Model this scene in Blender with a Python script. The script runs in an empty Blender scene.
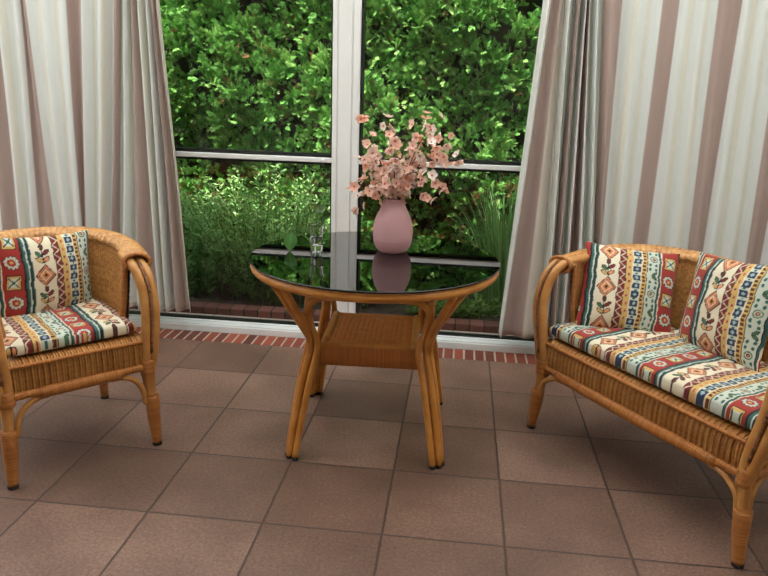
import bpy, math, random
import numpy as np
from mathutils import Vector, Matrix
random.seed(7)
RNG = np.random.default_rng(11)
SC = bpy.context.scene
COL = SC.collection
PI = math.pi

# ------------------------------------------------------------------ helpers
def lin(c):
    c = np.asarray(c, float)
    if c.max() > 1.001:
        c = c / 255.0
    return np.where(c <= 0.04045, c / 12.92, ((c + 0.055) / 1.055) ** 2.4)

def rgba(c):
    l = lin(c)
    return (float(l[0]), float(l[1]), float(l[2]), 1.0)

def mesh_np(name, V, F, mat=None, parent=None, uv=None, col=None, smooth=True, tone=None):
    """One mesh object out of numpy verts and a list of face arrays (each n x k)."""
    V = np.asarray(V, np.float32)
    if isinstance(F, np.ndarray):
        F = [F]
    F = [np.asarray(f, np.int32) for f in F if len(f)]
    me = bpy.data.meshes.new(name)
    me.vertices.add(len(V))
    me.vertices.foreach_set('co', V.ravel())
    li = np.concatenate([f.ravel() for f in F])
    lt = np.concatenate([np.full(len(f), f.shape[1], np.int32) for f in F])
    ls = np.concatenate([[0], np.cumsum(lt)[:-1]]).astype(np.int32)
    me.loops.add(len(li))
    me.loops.foreach_set('vertex_index', li)
    me.polygons.add(len(lt))
    me.polygons.foreach_set('loop_start', ls)
    me.polygons.foreach_set('loop_total', lt)
    me.polygons.foreach_set('use_smooth', np.full(len(lt), bool(smooth)))
    me.update(calc_edges=True)
    if uv is not None:
        l = me.uv_layers.new(name='UVMap')
        l.data.foreach_set('uv', np.asarray(uv, np.float32)[li].ravel())
    if col is not None:
        a = me.color_attributes.new('Col', 'FLOAT_COLOR', 'POINT')
        c = np.ones((len(V), 4), np.float32)
        c[:, :3] = col
        a.data.foreach_set('color', c.ravel())
    if tone is not None:
        a = me.attributes.new('tone', 'FLOAT', 'POINT')
        a.data.foreach_set('value', np.asarray(tone, np.float32).ravel())
    if mat is not None:
        me.materials.append(mat)
    o = bpy.data.objects.new(name, me)
    COL.objects.link(o)
    if parent is not None:
        o.parent = parent
    return o

def empty(name, loc=(0, 0, 0), rz=0.0):
    o = bpy.data.objects.new(name, None)
    o.empty_display_size = 0.1
    COL.objects.link(o)
    o.location = loc
    o.rotation_euler = (0, 0, rz)
    return o

def tag(o, label=None, cat=None, group=None, kind=None):
    if label: o['label'] = label
    if cat: o['category'] = cat
    if group: o['group'] = group
    if kind: o['kind'] = kind
    return o

class MB:
    """Collects shapes into one mesh."""
    def __init__(s):
        s.V = []; s.F = {3: [], 4: []}; s.UV = []; s.C = []; s.n = 0; s.ng = []
    def add(s, V, F, uv=None, col=None):
        V = np.asarray(V, float)
        for f in ([F] if isinstance(F, np.ndarray) else F):
            f = np.asarray(f, int)
            if len(f):
                s.F.setdefault(f.shape[1], []).append(f + s.n)
        s.V.append(V)
        s.UV.append(np.zeros((len(V), 2)) if uv is None else np.asarray(uv, float))
        s.C.append(np.ones((len(V), 3)) if col is None else np.broadcast_to(np.asarray(col, float), (len(V), 3)))
        s.n += len(V)
        return s
    def box(s, a, b):
        x0, y0, z0 = a; x1, y1, z1 = b
        V = [(x0,y0,z0),(x1,y0,z0),(x1,y1,z0),(x0,y1,z0),(x0,y0,z1),(x1,y0,z1),(x1,y1,z1),(x0,y1,z1)]
        F = np.array([(0,3,2,1),(4,5,6,7),(0,1,5,4),(1,2,6,5),(2,3,7,6),(3,0,4,7)])
        return s.add(V, F)
    def grid(s, P, uv=None, col=None, flip=False):
        n, m = P.shape[:2]
        i = np.arange(n*m).reshape(n, m)
        F = np.stack([i[:-1,:-1], i[1:,:-1], i[1:,1:], i[:-1,1:]], -1).reshape(-1, 4)
        if flip: F = F[:, ::-1]
        return s.add(P.reshape(-1, 3), F, None if uv is None else uv.reshape(-1, 2), None if col is None else col.reshape(-1, 3))
    def tube(s, pts, r, seg=10, caps=True, smooth=6, ell=None, up=None, start=0.0):
        P = catmull(np.asarray(pts, float), smooth) if smooth else np.asarray(pts, float)
        n = len(P)
        R = np.interp(np.linspace(0, 1, n), np.linspace(0, 1, len(np.atleast_1d(r))), np.atleast_1d(r)) if np.ndim(r) else np.full(n, r)
        T, N, B = frames(P, up)
        a = np.linspace(0, 2*PI, seg, endpoint=False)
        ex, ey = ell if ell else (1, 1)
        V = P[:, None] + R[:, None, None]*(np.cos(a)[None, :, None]*N[:, None]*ex + np.sin(a)[None, :, None]*B[:, None]*ey)
        L = np.concatenate([[0], np.cumsum(np.linalg.norm(np.diff(P, axis=0), axis=1))]) + start
        uv = np.stack(np.broadcast_arrays(a[None, :]/(2*PI), L[:, None]), -1)
        i = np.arange(n*seg).reshape(n, seg)
        j = np.roll(i, -1, 1)
        F = np.stack([i[:-1], j[:-1], j[1:], i[1:]], -1).reshape(-1, 4)
        V = V.reshape(-1, 3); uv = uv.reshape(-1, 2)
        if caps:
            V = np.vstack([V, P[0]-T[0]*R[0]*.25, P[-1]+T[-1]*R[-1]*.25]); uv = np.vstack([uv, [0, 0], [0, 0]])
            c0, c1 = n*seg, n*seg+1
            k = np.arange(seg); k2 = (k+1) % seg
            T3 = np.vstack([np.stack([k2, k, np.full(seg, c0)], -1), np.stack([k+(n-1)*seg, k2+(n-1)*seg, np.full(seg, c1)], -1)])
            s.add(V, [F, T3], uv)
        else:
            s.add(V, F, uv)
        return s
    def lathe(s, prof, seg=48, c=(0, 0, 0)):
        prof = np.asarray(prof, float)
        a = np.linspace(0, 2*PI, seg+1)
        P = np.stack([prof[:, None, 0]*np.cos(a), prof[:, None, 0]*np.sin(a), np.broadcast_to(prof[:, None, 1], (len(prof), seg+1))], -1) + np.array(c)
        i = np.arange(len(prof)*(seg+1)).reshape(len(prof), seg+1)
        F = np.stack([i[:-1,:-1], i[:-1,1:], i[1:,1:], i[1:,:-1]], -1).reshape(-1, 4)
        return s.add(P.reshape(-1, 3), F)
    def build(s, name, mat=None, parent=None, smooth=True, col=False, weld=False, bevel=0):
        F = [np.vstack(f) for f in s.F.values() if f]
        o = mesh_np(name, np.vstack(s.V), F, mat, parent, np.vstack(s.UV), np.vstack(s.C) if col else None, smooth)
        if bevel:
            m = o.modifiers.new('Bevel', 'BEVEL'); m.width = bevel; m.segments = 2; m.limit_method = 'ANGLE'
        return o

def catmull(P, k):
    if len(P) < 3:
        t = np.linspace(0, 1, k+1)[:, None]
        return P[0]*(1-t)+P[-1]*t
    Q = np.vstack([2*P[0]-P[1], P, 2*P[-1]-P[-2]])
    out = []
    t = np.linspace(0, 1, k, endpoint=False)[:, None]
    for i in range(1, len(Q)-2):
        a, b, c, d = Q[i-1], Q[i], Q[i+1], Q[i+2]
        out.append(.5*((2*b)+(-a+c)*t+(2*a-5*b+4*c-d)*t**2+(-a+3*b-3*c+d)*t**3))
    out.append(P[-1:])
    return np.vstack(out)

def frames(P, up=None):
    T = np.gradient(P, axis=0); T /= np.linalg.norm(T, axis=1)[:, None]+1e-12
    N = np.zeros_like(P)
    u = np.array(up if up is not None else (0, 0, 1), float)
    if up is None and abs(T[0] @ u) > .9: u = np.array([1., 0, 0])
    n = u - T[0]*(u @ T[0]); N[0] = n/np.linalg.norm(n)
    for i in range(1, len(P)):
        ref = u if up is not None else N[i-1]
        n = ref - T[i]*(ref @ T[i]); N[i] = n/(np.linalg.norm(n)+1e-12)
    return T, N, np.cross(T, N)

def resample(P, n):
    d = np.concatenate([[0], np.cumsum(np.linalg.norm(np.diff(P, axis=0), axis=1))])
    t = np.linspace(0, d[-1], n)
    return np.stack([np.interp(t, d, P[:, k]) for k in range(P.shape[1])], -1), d[-1]

# ------------------------------------------------------------------ materials
def new_mat(name):
    m = bpy.data.materials.new(name); m.use_nodes = True
    nt = m.node_tree
    b = nt.nodes['Principled BSDF']
    return m, nt, b

def N(nt, typ, **kw):
    n = nt.nodes.new(typ)
    for k, v in kw.items():
        if k in n.inputs.keys(): n.inputs[k].default_value = v
        else: setattr(n, k, v)
    return n

def ramp(nt, fac, stops):
    r = nt.nodes.new('ShaderNodeValToRGB')
    while len(r.color_ramp.elements) < len(stops): r.color_ramp.elements.new(.5)
    for e, (p, c) in zip(r.color_ramp.elements, stops):
        e.position = p; e.color = rgba(c)
    nt.links.new(fac, r.inputs[0])
    return r

def math_n(nt, op, a, b=None, c=None):
    m = nt.nodes.new('ShaderNodeMath'); m.operation = op
    for i, v in enumerate((a, b, c)):
        if v is None: continue
        if isinstance(v, (int, float)): m.inputs[i].default_value = v
        else: nt.links.new(v, m.inputs[i])
    return m.outputs[0]

def noise_mat(name, c1, c2, scale=20, rough=.5, bump=.0, bscale=None, spec=.5, detail=4, stretch=None):
    m, nt, b = new_mat(name)
    tc = N(nt, 'ShaderNodeTexCoord')
    src = tc.outputs['Object']
    if stretch:
        mp = N(nt, 'ShaderNodeMapping'); mp.inputs['Scale'].default_value = stretch
        nt.links.new(src, mp.inputs['Vector']); src = mp.outputs[0]
    nz = N(nt, 'ShaderNodeTexNoise', Scale=scale, Detail=detail)
    nt.links.new(src, nz.inputs['Vector'])
    r = ramp(nt, nz.outputs['Fac'], [(.3, c1), (.7, c2)])
    nt.links.new(r.outputs[0], b.inputs['Base Color'])
    b.inputs['Roughness'].default_value = rough
    b.inputs['Specular IOR Level'].default_value = spec
    if bump:
        n2 = N(nt, 'ShaderNodeTexNoise', Scale=bscale or scale*4, Detail=3)
        nt.links.new(src, n2.inputs['Vector'])
        bp = N(nt, 'ShaderNodeBump', Strength=bump, Distance=.002)
        nt.links.new(n2.outputs['Fac'], bp.inputs['Height']); nt.links.new(bp.outputs[0], b.inputs['Normal'])
    return m

def cane_mat(name, c1, c2, wrap=0.0, rough=.38):
    """Polished rattan; wrap > 0 gives fine cane windings along the pole (UV v is metres)."""
    m, nt, b = new_mat(name)
    tc = N(nt, 'ShaderNodeTexCoord')
    nz = N(nt, 'ShaderNodeTexNoise', Scale=14., Detail=5.)
    nt.links.new(tc.outputs['Object'], nz.inputs['Vector'])
    fac = nz.outputs['Fac']
    sp = N(nt, 'ShaderNodeSeparateXYZ'); nt.links.new(tc.outputs['UV'], sp.inputs[0])
    if wrap:
        idx = math_n(nt, 'FLOOR', math_n(nt, 'MULTIPLY', sp.outputs['Y'], 1/wrap))
        wn = N(nt, 'ShaderNodeTexWhiteNoise'); wn.noise_dimensions = '1D'
        nt.links.new(idx, wn.inputs['W'])
        fac = math_n(nt, 'ADD', math_n(nt, 'MULTIPLY', fac, .6), math_n(nt, 'MULTIPLY', wn.outputs['Value'], .4))
        h = math_n(nt, 'ABSOLUTE', math_n(nt, 'SINE', math_n(nt, 'MULTIPLY', sp.outputs['Y'], PI/wrap)))
        bp = N(nt, 'ShaderNodeBump', Strength=.7, Distance=wrap*.3)
        nt.links.new(h, bp.inputs['Height']); nt.links.new(bp.outputs[0], b.inputs['Normal'])
    r = ramp(nt, fac, [(.3, c1), (.7, c2)])
    nt.links.new(r.outputs[0], b.inputs['Base Color'])
    b.inputs['Roughness'].default_value = rough
    return m

def weave_mat(name, c1, c2, rough=.42):
    m, nt, b = new_mat(name)
    at = N(nt, 'ShaderNodeAttribute'); at.attribute_name = 'tone'
    tc = N(nt, 'ShaderNodeTexCoord')
    nz = N(nt, 'ShaderNodeTexNoise', Scale=30., Detail=4.)
    nt.links.new(tc.outputs['Object'], nz.inputs['Vector'])
    f = math_n(nt, 'ADD', math_n(nt, 'MULTIPLY', at.outputs['Fac'], .6), math_n(nt, 'MULTIPLY', nz.outputs['Fac'], .4))
    r = ramp(nt, f, [(.2, c1), (.8, c2)])
    nt.links.new(r.outputs[0], b.inputs['Base Color'])
    b.inputs['Roughness'].default_value = rough
    return m

def col_mat(name, rough=.8, sheen=0., trans=0., bump=0., bscale=900, noise=.12, nscale=60):
    """Pattern carried by the colour attribute, with a little thread noise."""
    m, nt, b = new_mat(name)
    at = N(nt, 'ShaderNodeAttribute'); at.attribute_name = 'Col'
    tc = N(nt, 'ShaderNodeTexCoord')
    nz = N(nt, 'ShaderNodeTexNoise', Scale=float(nscale), Detail=4.)
    nt.links.new(tc.outputs['Object'], nz.inputs['Vector'])
    hs = N(nt, 'ShaderNodeHueSaturation')
    nt.links.new(at.outputs['Color'], hs.inputs['Color'])
    nt.links.new(math_n(nt, 'ADD', math_n(nt, 'MULTIPLY', nz.outputs['Fac'], noise*2), 1-noise), hs.inputs['Value'])
    nt.links.new(hs.outputs[0], b.inputs['Base Color'])
    b.inputs['Roughness'].default_value = rough
    b.inputs['Specular IOR Level'].default_value = .25
    if sheen:
        b.inputs['Sheen Weight'].default_value = sheen
    if bump:
        n2 = N(nt, 'ShaderNodeTexNoise', Scale=float(bscale), Detail=2.)
        nt.links.new(tc.outputs['Object'], n2.inputs['Vector'])
        bp = N(nt, 'ShaderNodeBump', Strength=bump, Distance=.001)
        nt.links.new(n2.outputs['Fac'], bp.inputs['Height']); nt.links.new(bp.outputs[0], b.inputs['Normal'])
    if trans:
        tr = N(nt, 'ShaderNodeBsdfTranslucent'); nt.links.new(hs.outputs[0], tr.inputs['Color'])
        mx = N(nt, 'ShaderNodeMixShader'); mx.inputs[0].default_value = trans
        nt.links.new(b.outputs[0], mx.inputs[1]); nt.links.new(tr.outputs[0], mx.inputs[2])
        nt.links.new(mx.outputs[0], nt.nodes['Material Output'].inputs[0])
    return m

def thin_glass(name, tint, spec_boost=1.0, rough=0.0, ior=1.5):
    m, nt, b = new_mat(name)
    nt.nodes.remove(b)
    tr = N(nt, 'ShaderNodeBsdfTransparent'); tr.inputs[0].default_value = (*tint, 1)
    gl = N(nt, 'ShaderNodeBsdfGlossy'); gl.inputs['Roughness'].default_value = rough
    fr = N(nt, 'ShaderNodeFresnel'); fr.inputs['IOR'].default_value = ior
    mx = N(nt, 'ShaderNodeMixShader')
    nt.links.new(math_n(nt, 'MINIMUM', math_n(nt, 'MULTIPLY', fr.outputs[0], spec_boost), 1.0), mx.inputs[0])
    nt.links.new(tr.outputs[0], mx.inputs[1]); nt.links.new(gl.outputs[0], mx.inputs[2])
    nt.links.new(mx.outputs[0], nt.nodes['Material Output'].inputs[0])
    return m

M = {}
M['cane'] = cane_mat('polished_cane', (178, 118, 58), (210, 154, 88), rough=.3)
M['wrap'] = cane_mat('wrapped_cane', (168, 102, 44), (190, 124, 60), .0055, .34)
M['cane_dark'] = cane_mat('braid_cane', (112, 68, 34), (150, 96, 50), .009)
M['weave'] = weave_mat('woven_cane', (150, 94, 42), (216, 164, 98), .36)
M['weave_dk'] = weave_mat('woven_cane_shelf', (182, 108, 48), (214, 144, 74))
M['tcane'] = cane_mat('table_cane', (184, 116, 46), (214, 150, 72), rough=.3)
M['twrap'] = cane_mat('table_wrapped_cane', (182, 110, 50), (202, 130, 64), .004)
M['rubber'] = noise_mat('rubber', (40, 34, 28), (54, 46, 38), 40, .7)
M['fabric'] = col_mat('kilim_print', .85, .15, 0, .35, 1100, .10, 70)
M['curtain'] = col_mat('striped_curtain', .8, .1, .34, .25, 700, .05, 160)
M['pvc'] = noise_mat('white_pvc', (222, 222, 218), (232, 232, 229), 3, .35)
M['alu'] = noise_mat('threshold_white', (212, 216, 216), (228, 231, 230), 3, .3)
M['gasket'] = noise_mat('black_gasket', (16, 17, 17), (24, 25, 25), 30, .5)
M['pane'] = thin_glass('window_glass', (.95, .97, .96), .6)
M['smoke'] = thin_glass('smoked_glass', (.40, .36, .32), 1.5, 0.0, 1.55)
M['smoke_edge'] = noise_mat('smoked_glass_edge', (14, 13, 12), (20, 18, 17), 5, .15)
M['vase'] = noise_mat('matte_pink_ceramic', (188, 143, 145), (196, 152, 153), 6, .6, .05, 200)
M['vase_glaze'] = noise_mat('satin_pink_glaze', (178, 130, 134), (186, 138, 141), 6, .35)
M['petal'] = col_mat('petals', .7, .1, .42, 0, 100, .1, 200)
M['twig'] = noise_mat('twig_bark', (70, 48, 36), (96, 68, 48), 60, .8)
M['stalk'] = noise_mat('green_stalk', (70, 96, 48), (100, 124, 66), 30, .7)
M['oleaf'] = col_mat('olive_leaf', .6, 0, .3, 0, 100, .15, 80)
M['foliage'] = col_mat('hedge_foliage', .6, 0, .14, 0, 100, .22, 9)
M['softleaf'] = col_mat('shrub_foliage', .6, 0, .35, 0, 100, .15, 14)
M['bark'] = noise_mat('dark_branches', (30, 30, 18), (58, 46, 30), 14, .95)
M['plantleaf'] = col_mat('houseplant_leaf', .45, 0, .3, 0, 100, .15, 60)
M['pole_white'] = noise_mat('knob_white', (226, 226, 222), (236, 236, 233), 5, .4)
M['plaster'] = noise_mat('plaster', (222, 218, 208), (232, 228, 220), 2, .9)

def glass_solid():
    m, nt, b = new_mat('clear_glass')
    b.inputs['Base Color'].default_value = (1, 1, 1, 1)
    b.inputs['Transmission Weight'].default_value = 1
    b.inputs['Roughness'].default_value = 0
    b.inputs['IOR'].default_value = 1.45
    return m
M['glass'] = glass_solid()
def water_mat():
    m, nt, b = new_mat('water')
    b.inputs['Base Color'].default_value = (.97, 1, .98, 1)
    b.inputs['Transmission Weight'].default_value = 1
    b.inputs['Roughness'].default_value = 0
    b.inputs['IOR'].default_value = 1.33
    return m
M['water'] = water_mat()

def tile_floor_mat():
    m, nt, b = new_mat('terracotta_tiles')
    tc = N(nt, 'ShaderNodeTexCoord')
    sp = N(nt, 'ShaderNodeSeparateXYZ'); nt.links.new(tc.outputs['Object'], sp.inputs[0])
    T = .4
    # slightly irregular grout edges
    wob = N(nt, 'ShaderNodeTexNoise', Scale=18., Detail=3.); nt.links.new(tc.outputs['Object'], wob.inputs['Vector'])
    w = math_n(nt, 'MULTIPLY', math_n(nt, 'SUBTRACT', wob.outputs['Fac'], .5), .006)
    def edge(o):
        u = math_n(nt, 'MULTIPLY', math_n(nt, 'ADD', o, w), 1/T)
        f = math_n(nt, 'FRACT', math_n(nt, 'ADD', u, .5))
        return math_n(nt, 'MULTIPLY', math_n(nt, 'ABSOLUTE', math_n(nt, 'SUBTRACT', f, .5)), T), math_n(nt, 'FLOOR', u)
    dx, ix = edge(sp.outputs['X']); dy, iy = edge(sp.outputs['Y'])
    d = math_n(nt, 'MINIMUM', dx, dy)
    g = N(nt, 'ShaderNodeMapRange'); g.interpolation_type = 'SMOOTHSTEP'
    g.inputs['From Min'].default_value = .0022; g.inputs['From Max'].default_value = .0058
    nt.links.new(d, g.inputs['Value'])
    cb = N(nt, 'ShaderNodeCombineXYZ'); nt.links.new(ix, cb.inputs[0]); nt.links.new(iy, cb.inputs[1])
    wn = N(nt, 'ShaderNodeTexWhiteNoise'); wn.noise_dimensions = '2D'; nt.links.new(cb.outputs[0], wn.inputs['Vector'])
    big = N(nt, 'ShaderNodeTexNoise', Scale=2.6, Detail=5.); nt.links.new(tc.outputs['Object'], big.inputs['Vector'])
    mid = N(nt, 'ShaderNodeTexNoise', Scale=90., Detail=3., Roughness=.7); nt.links.new(tc.outputs['Object'], mid.inputs['Vector'])
    fine = N(nt, 'ShaderNodeTexNoise', Scale=260., Detail=2.); nt.links.new(tc.outputs['Object'], fine.inputs['Vector'])
    f = math_n(nt, 'ADD', math_n(nt, 'ADD', math_n(nt, 'MULTIPLY', wn.outputs['Value'], .16), math_n(nt, 'MULTIPLY', big.outputs['Fac'], .38)),
               math_n(nt, 'ADD', math_n(nt, 'MULTIPLY', mid.outputs['Fac'], .44), math_n(nt, 'MULTIPLY', fine.outputs['Fac'], .28)))
    r = ramp(nt, f, [(.42, (78, 57, 47)), (.62, (113, 85, 71)), (.84, (158, 127, 110))])
    mx = N(nt, 'ShaderNodeMix'); mx.data_type = 'RGBA'
    nt.links.new(g.outputs[0], mx.inputs[0])
    mx.inputs[6].default_value = rgba((72, 54, 46)); nt.links.new(r.outputs[0], mx.inputs[7])
    nt.links.new(mx.outputs[2], b.inputs['Base Color'])
    b.inputs['Roughness'].default_value = .5
    h = math_n(nt, 'ADD', math_n(nt, 'MULTIPLY', g.outputs[0], .8), math_n(nt, 'MULTIPLY', mid.outputs['Fac'], .25))
    h = math_n(nt, 'ADD', h, math_n(nt, 'MULTIPLY', big.outputs['Fac'], .8))
    bp = N(nt, 'ShaderNodeBump', Strength=.5, Distance=.004)
    nt.links.new(h, bp.inputs['Height']); nt.links.new(bp.outputs[0], b.inputs['Normal'])
    return m

def brick_mat(name, pitch, width, c1, c2, mortar, gap=.006, axis='X', off=0.0):
    m, nt, b = new_mat(name)
    tc = N(nt, 'ShaderNodeTexCoord')
    sp = N(nt, 'ShaderNodeSeparateXYZ'); nt.links.new(tc.outputs['Object'], sp.inputs[0])
    u = math_n(nt, 'MULTIPLY', math_n(nt, 'ADD', sp.outputs[axis], off), 1/pitch)
    fr = math_n(nt, 'FRACT', u)
    d = math_n(nt, 'MULTIPLY', math_n(nt, 'MINIMUM', fr, math_n(nt, 'SUBTRACT', 1.0, fr)), pitch)
    g = N(nt, 'ShaderNodeMapRange'); g.interpolation_type = 'SMOOTHSTEP'
    g.inputs['From Min'].default_value = gap*.4; g.inputs['From Max'].default_value = gap*.75
    nt.links.new(d, g.inputs['Value'])
    wn = N(nt, 'ShaderNodeTexWhiteNoise'); wn.noise_dimensions = '1D'; nt.links.new(math_n(nt, 'FLOOR', u), wn.inputs['W'])
    nz = N(nt, 'ShaderNodeTexNoise', Scale=45., Detail=4.); nt.links.new(tc.outputs['Object'], nz.inputs['Vector'])
    f = math_n(nt, 'ADD', math_n(nt, 'MULTIPLY', wn.outputs['Value'], .65), math_n(nt, 'MULTIPLY', nz.outputs['Fac'], .35))
    r = ramp(nt, f, [(.2, c1), (.8, c2)])
    mx = N(nt, 'ShaderNodeMix'); mx.data_type = 'RGBA'
    nt.links.new(g.outputs[0], mx.inputs[0]); mx.inputs[6].default_value = rgba(mortar); nt.links.new(r.outputs[0], mx.inputs[7])
    nt.links.new(mx.outputs[2], b.inputs['Base Color'])
    b.inputs['Roughness'].default_value = .75
    bp = N(nt, 'ShaderNodeBump', Strength=.6, Distance=.003)
    nt.links.new(math_n(nt, 'ADD', g.outputs[0], math_n(nt, 'MULTIPLY', nz.outputs['Fac'], .3)), bp.inputs['Height'])
    nt.links.new(bp.outputs[0], b.inputs['Normal'])
    return m

# ------------------------------------------------------------------ printed fabric
PER = .355
def pattern(u, v, seed=0):
    """Kilim-like stripe print. u across the stripes, v along them (metres). Linear RGB."""
    C = {k: lin(c) for k, c in dict(cream=(222, 212, 186), cream2=(214, 204, 176), teal=(52, 96, 92), dkgreen=(36, 62, 60), maroon=(118, 44, 46),
         red=(158, 52, 46), yellow=(202, 168, 100), navy=(46, 56, 82), brown=(92, 50, 40), black=(44, 38, 38), salmon=(214, 146, 106),
         leaf=(74, 108, 78), pale=(194, 202, 188), orange=(206, 128, 70), sky=(150, 176, 176)).items()}
    u = u + .0015*np.sin(v*55+1) + .001*np.sin(v*131)
    x = np.mod(u, PER); row = np.floor(u/PER)
    out = np.broadcast_to(C['cream'], u.shape+(3,)).copy()
    def put(mask, c): out[mask] = C[c]
    def band(a, b): return (x >= a) & (x < b)
    # teal double stripe
    put(band(0, .030), 'teal'); put(band(.012, .017), 'pale'); put(band(.017, .027), 'dkgreen'); put(band(.0, .003), 'black')
    # wide cream band: diamonds and leaf sprigs by turns
    cx = x-.072; per = .16
    k = np.floor(v/per+row*.37); dv = (np.mod(v/per+row*.37, 1)-.5)*per
    inb = band(.032, .112)
    dia = np.abs(cx)/.036+np.abs(dv+.038)/.042
    put(inb & (dia < 1.08), 'brown'); put(inb & (dia < .93), 'salmon'); put(inb & (dia < .58), 'cream2'); put(inb & (dia < .46), 'orange'); put(inb & (dia < .2), 'black')
    put(inb & (np.abs(dia-.75) < .035), 'maroon')
    def leaf(px, pv, ang, L, W):
        a = cx-px; b2 = dv-pv
        p = a*math.cos(ang)+b2*math.sin(ang); q2 = -a*math.sin(ang)+b2*math.cos(ang)
        return (p/L)**2+(q2/W)**2
    put(inb & (np.abs(cx) < .0016) & (np.abs(dv-.042) < .034), 'black')
    for px, pv, an, c in ((.014, .050, .7, 'maroon'), (-.014, .044, 2.4, 'leaf'), (.013, .024, .6, 'salmon'), (-.013, .022, 2.5, 'yellow'), (0, .073, 1.57, 'brown')):
        e = leaf(px, pv, an, .016, .0085)
        put(inb & (e < 1), 'black'); put(inb & (e < .55), c)
    # zigzag band
    z = band(.114, .142); put(z, 'maroon')
    zz = np.abs(np.mod(v/.034, 1)-.5)*2
    put(z & (np.abs((x-.117)/.022-zz) < .13), 'cream2'); put(band(.114, .1162) | band(.1398, .142), 'black')
    # yellow band with little arches
    put(band(.142, .168), 'yellow'); kv = np.mod(v/.03, 1)
    put(band(.148, .162) & (((x-.155)/.006)**2+((kv-.5)*.03/.009)**2 < 1), 'salmon')
    put(band(.150, .160) & (((x-.155)/.003)**2+((kv-.5)*.03/.005)**2 < 1), 'brown')
    put(band(.166, .170), 'cream')
    # navy dice band
    put(band(.170, .200), 'navy'); kv = np.mod(v/.036, 1)
    put(band(.170, .200) & (kv < .34), 'pale')
    put(band(.176, .194) & (np.abs(x-.185)/.008+np.abs(kv-.68)/.22 < 1), 'sky'); put(band(.176, .194) & (kv < .26) & (kv > .08) & (np.abs(x-.185) < .0045), 'teal')
    put(band(.200, .204), 'cream'); put(band(.204, .222), 'yellow')
    put(band(.206, .218) & (np.mod(v/.016, 1) < .62), 'brown'); put(band(.222, .225), 'black')
    # pale band with leaves and spirals
    pb = band(.225, .270); put(pb, 'pale'); kv = (np.mod(v/.075, 1)-.5)*.075; par = np.mod(np.floor(v/.075), 2)
    a = x-.2475
    r = np.hypot(a, kv)
    put(pb & (par == 0) & (r < .015), 'leaf'); put(pb & (par == 0) & (r < .011), 'pale'); put(pb & (par == 0) & (r < .007), 'maroon'); put(pb & (par == 0) & (r < .003), 'yellow')
    for s in (-1, 1):
        p = a*math.cos(.8*s)+kv*math.sin(.8*s); q2 = -a*math.sin(.8*s)+kv*math.cos(.8*s)
        e = ((p-.010)/.014)**2+(q2/.007)**2
        put(pb & (par == 1) & (e < 1), 'dkgreen'); put(pb & (par == 1) & (e < .5), 'leaf')
        e = ((a-.012*s)/.005)**2+((np.abs(kv)-.027)/.007)**2
        put(pb & (e < 1), 'teal')
    put(band(.270, .273), 'black'); put(band(.273, .279), 'teal'); put(band(.279, .283), 'cream')
    # red block band
    rb = band(.283, .350); put(rb, 'red'); pv_ = .078; kv = (np.mod(v/pv_+.2, 1)-.5)*pv_; par = np.mod(np.floor(v/pv_+.2), 2); a = x-.3165
    box = np.maximum(np.abs(a)/.024, np.abs(kv)/.028)
    put(rb & (box < 1) & (par == 0), 'black'); put(rb & (box < .9) & (par == 0), 'yellow'); put(rb & (box < .6) & (par == 0), 'pale')
    put(rb & (par == 0) & (np.abs(np.abs(a)-np.abs(kv)) < .003) & (box < .75), 'dkgreen'); put(rb & (par == 0) & (box < .2), 'teal')
    r = np.hypot(a, kv); th = np.arctan2(kv, a); star = .019+.006*np.abs(np.sin(5*th))
    put(rb & (par == 1) & (r < star+.003), 'black'); put(rb & (par == 1) & (r < star), 'pale'); put(rb & (par == 1) & (r < star*.62), 'red'); put(rb & (par == 1) & (r < .006), 'yellow')
    put(band(.350, PER), 'black')
    return out

def cushion(name, hw, hd, th, mat, parent, pu, pv, res=.0028, edge_p=6, flat=.5, pinch=0., plan=None, crease=0., seed=0, sides='top'):
    """Filled pad: hw, hd half sizes; th thickness; printed top and bottom."""
    n = int(2*hw/res)+1; m = int(2*hd/res)+1
    # denser near edges
    s = np.sin(np.linspace(-1, 1, n)*PI/2*.86)/math.sin(PI/2*.86); t = np.sin(np.linspace(-1, 1, m)*PI/2*.86)/math.sin(PI/2*.86)
    S, Tt = np.meshgrid(s, t, indexing='ij')
    X = S*hw; Y = Tt*hd
    if pinch:
        X = X*(1-pinch*(1-Tt**2)*np.abs(S)**2); Y = Y*(1-pinch*(1-S**2)*np.abs(Tt)**2)
    if plan: X, Y = plan(X, Y, S, Tt)
    prof = np.clip((1-np.abs(S)**edge_p)*(1-np.abs(Tt)**edge_p), 0, 1)**flat
    wr = np.random.default_rng(seed)
    Wv = np.zeros_like(S)
    for _ in range(9):
        kx, ky = wr.normal(0, 4.5, 2); Wv += np.sin(kx*S+ky*Tt+wr.uniform(0, 6))*wr.uniform(.3, 1)
    Wv = Wv/4*crease
    mb = MB()
    for sg in (1, -1):
        Z = sg*(th/2*prof) + Wv*prof*(1 if sg > 0 else .6)
        P = np.stack([X, Y, Z], -1)
        col = pattern(pu(X, Y), pv(X, Y))
        mb.grid(P, np.stack([X, Y], -1), col, flip=(sg < 0))
    return mb.build(name, mat, parent, col=True)

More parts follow.
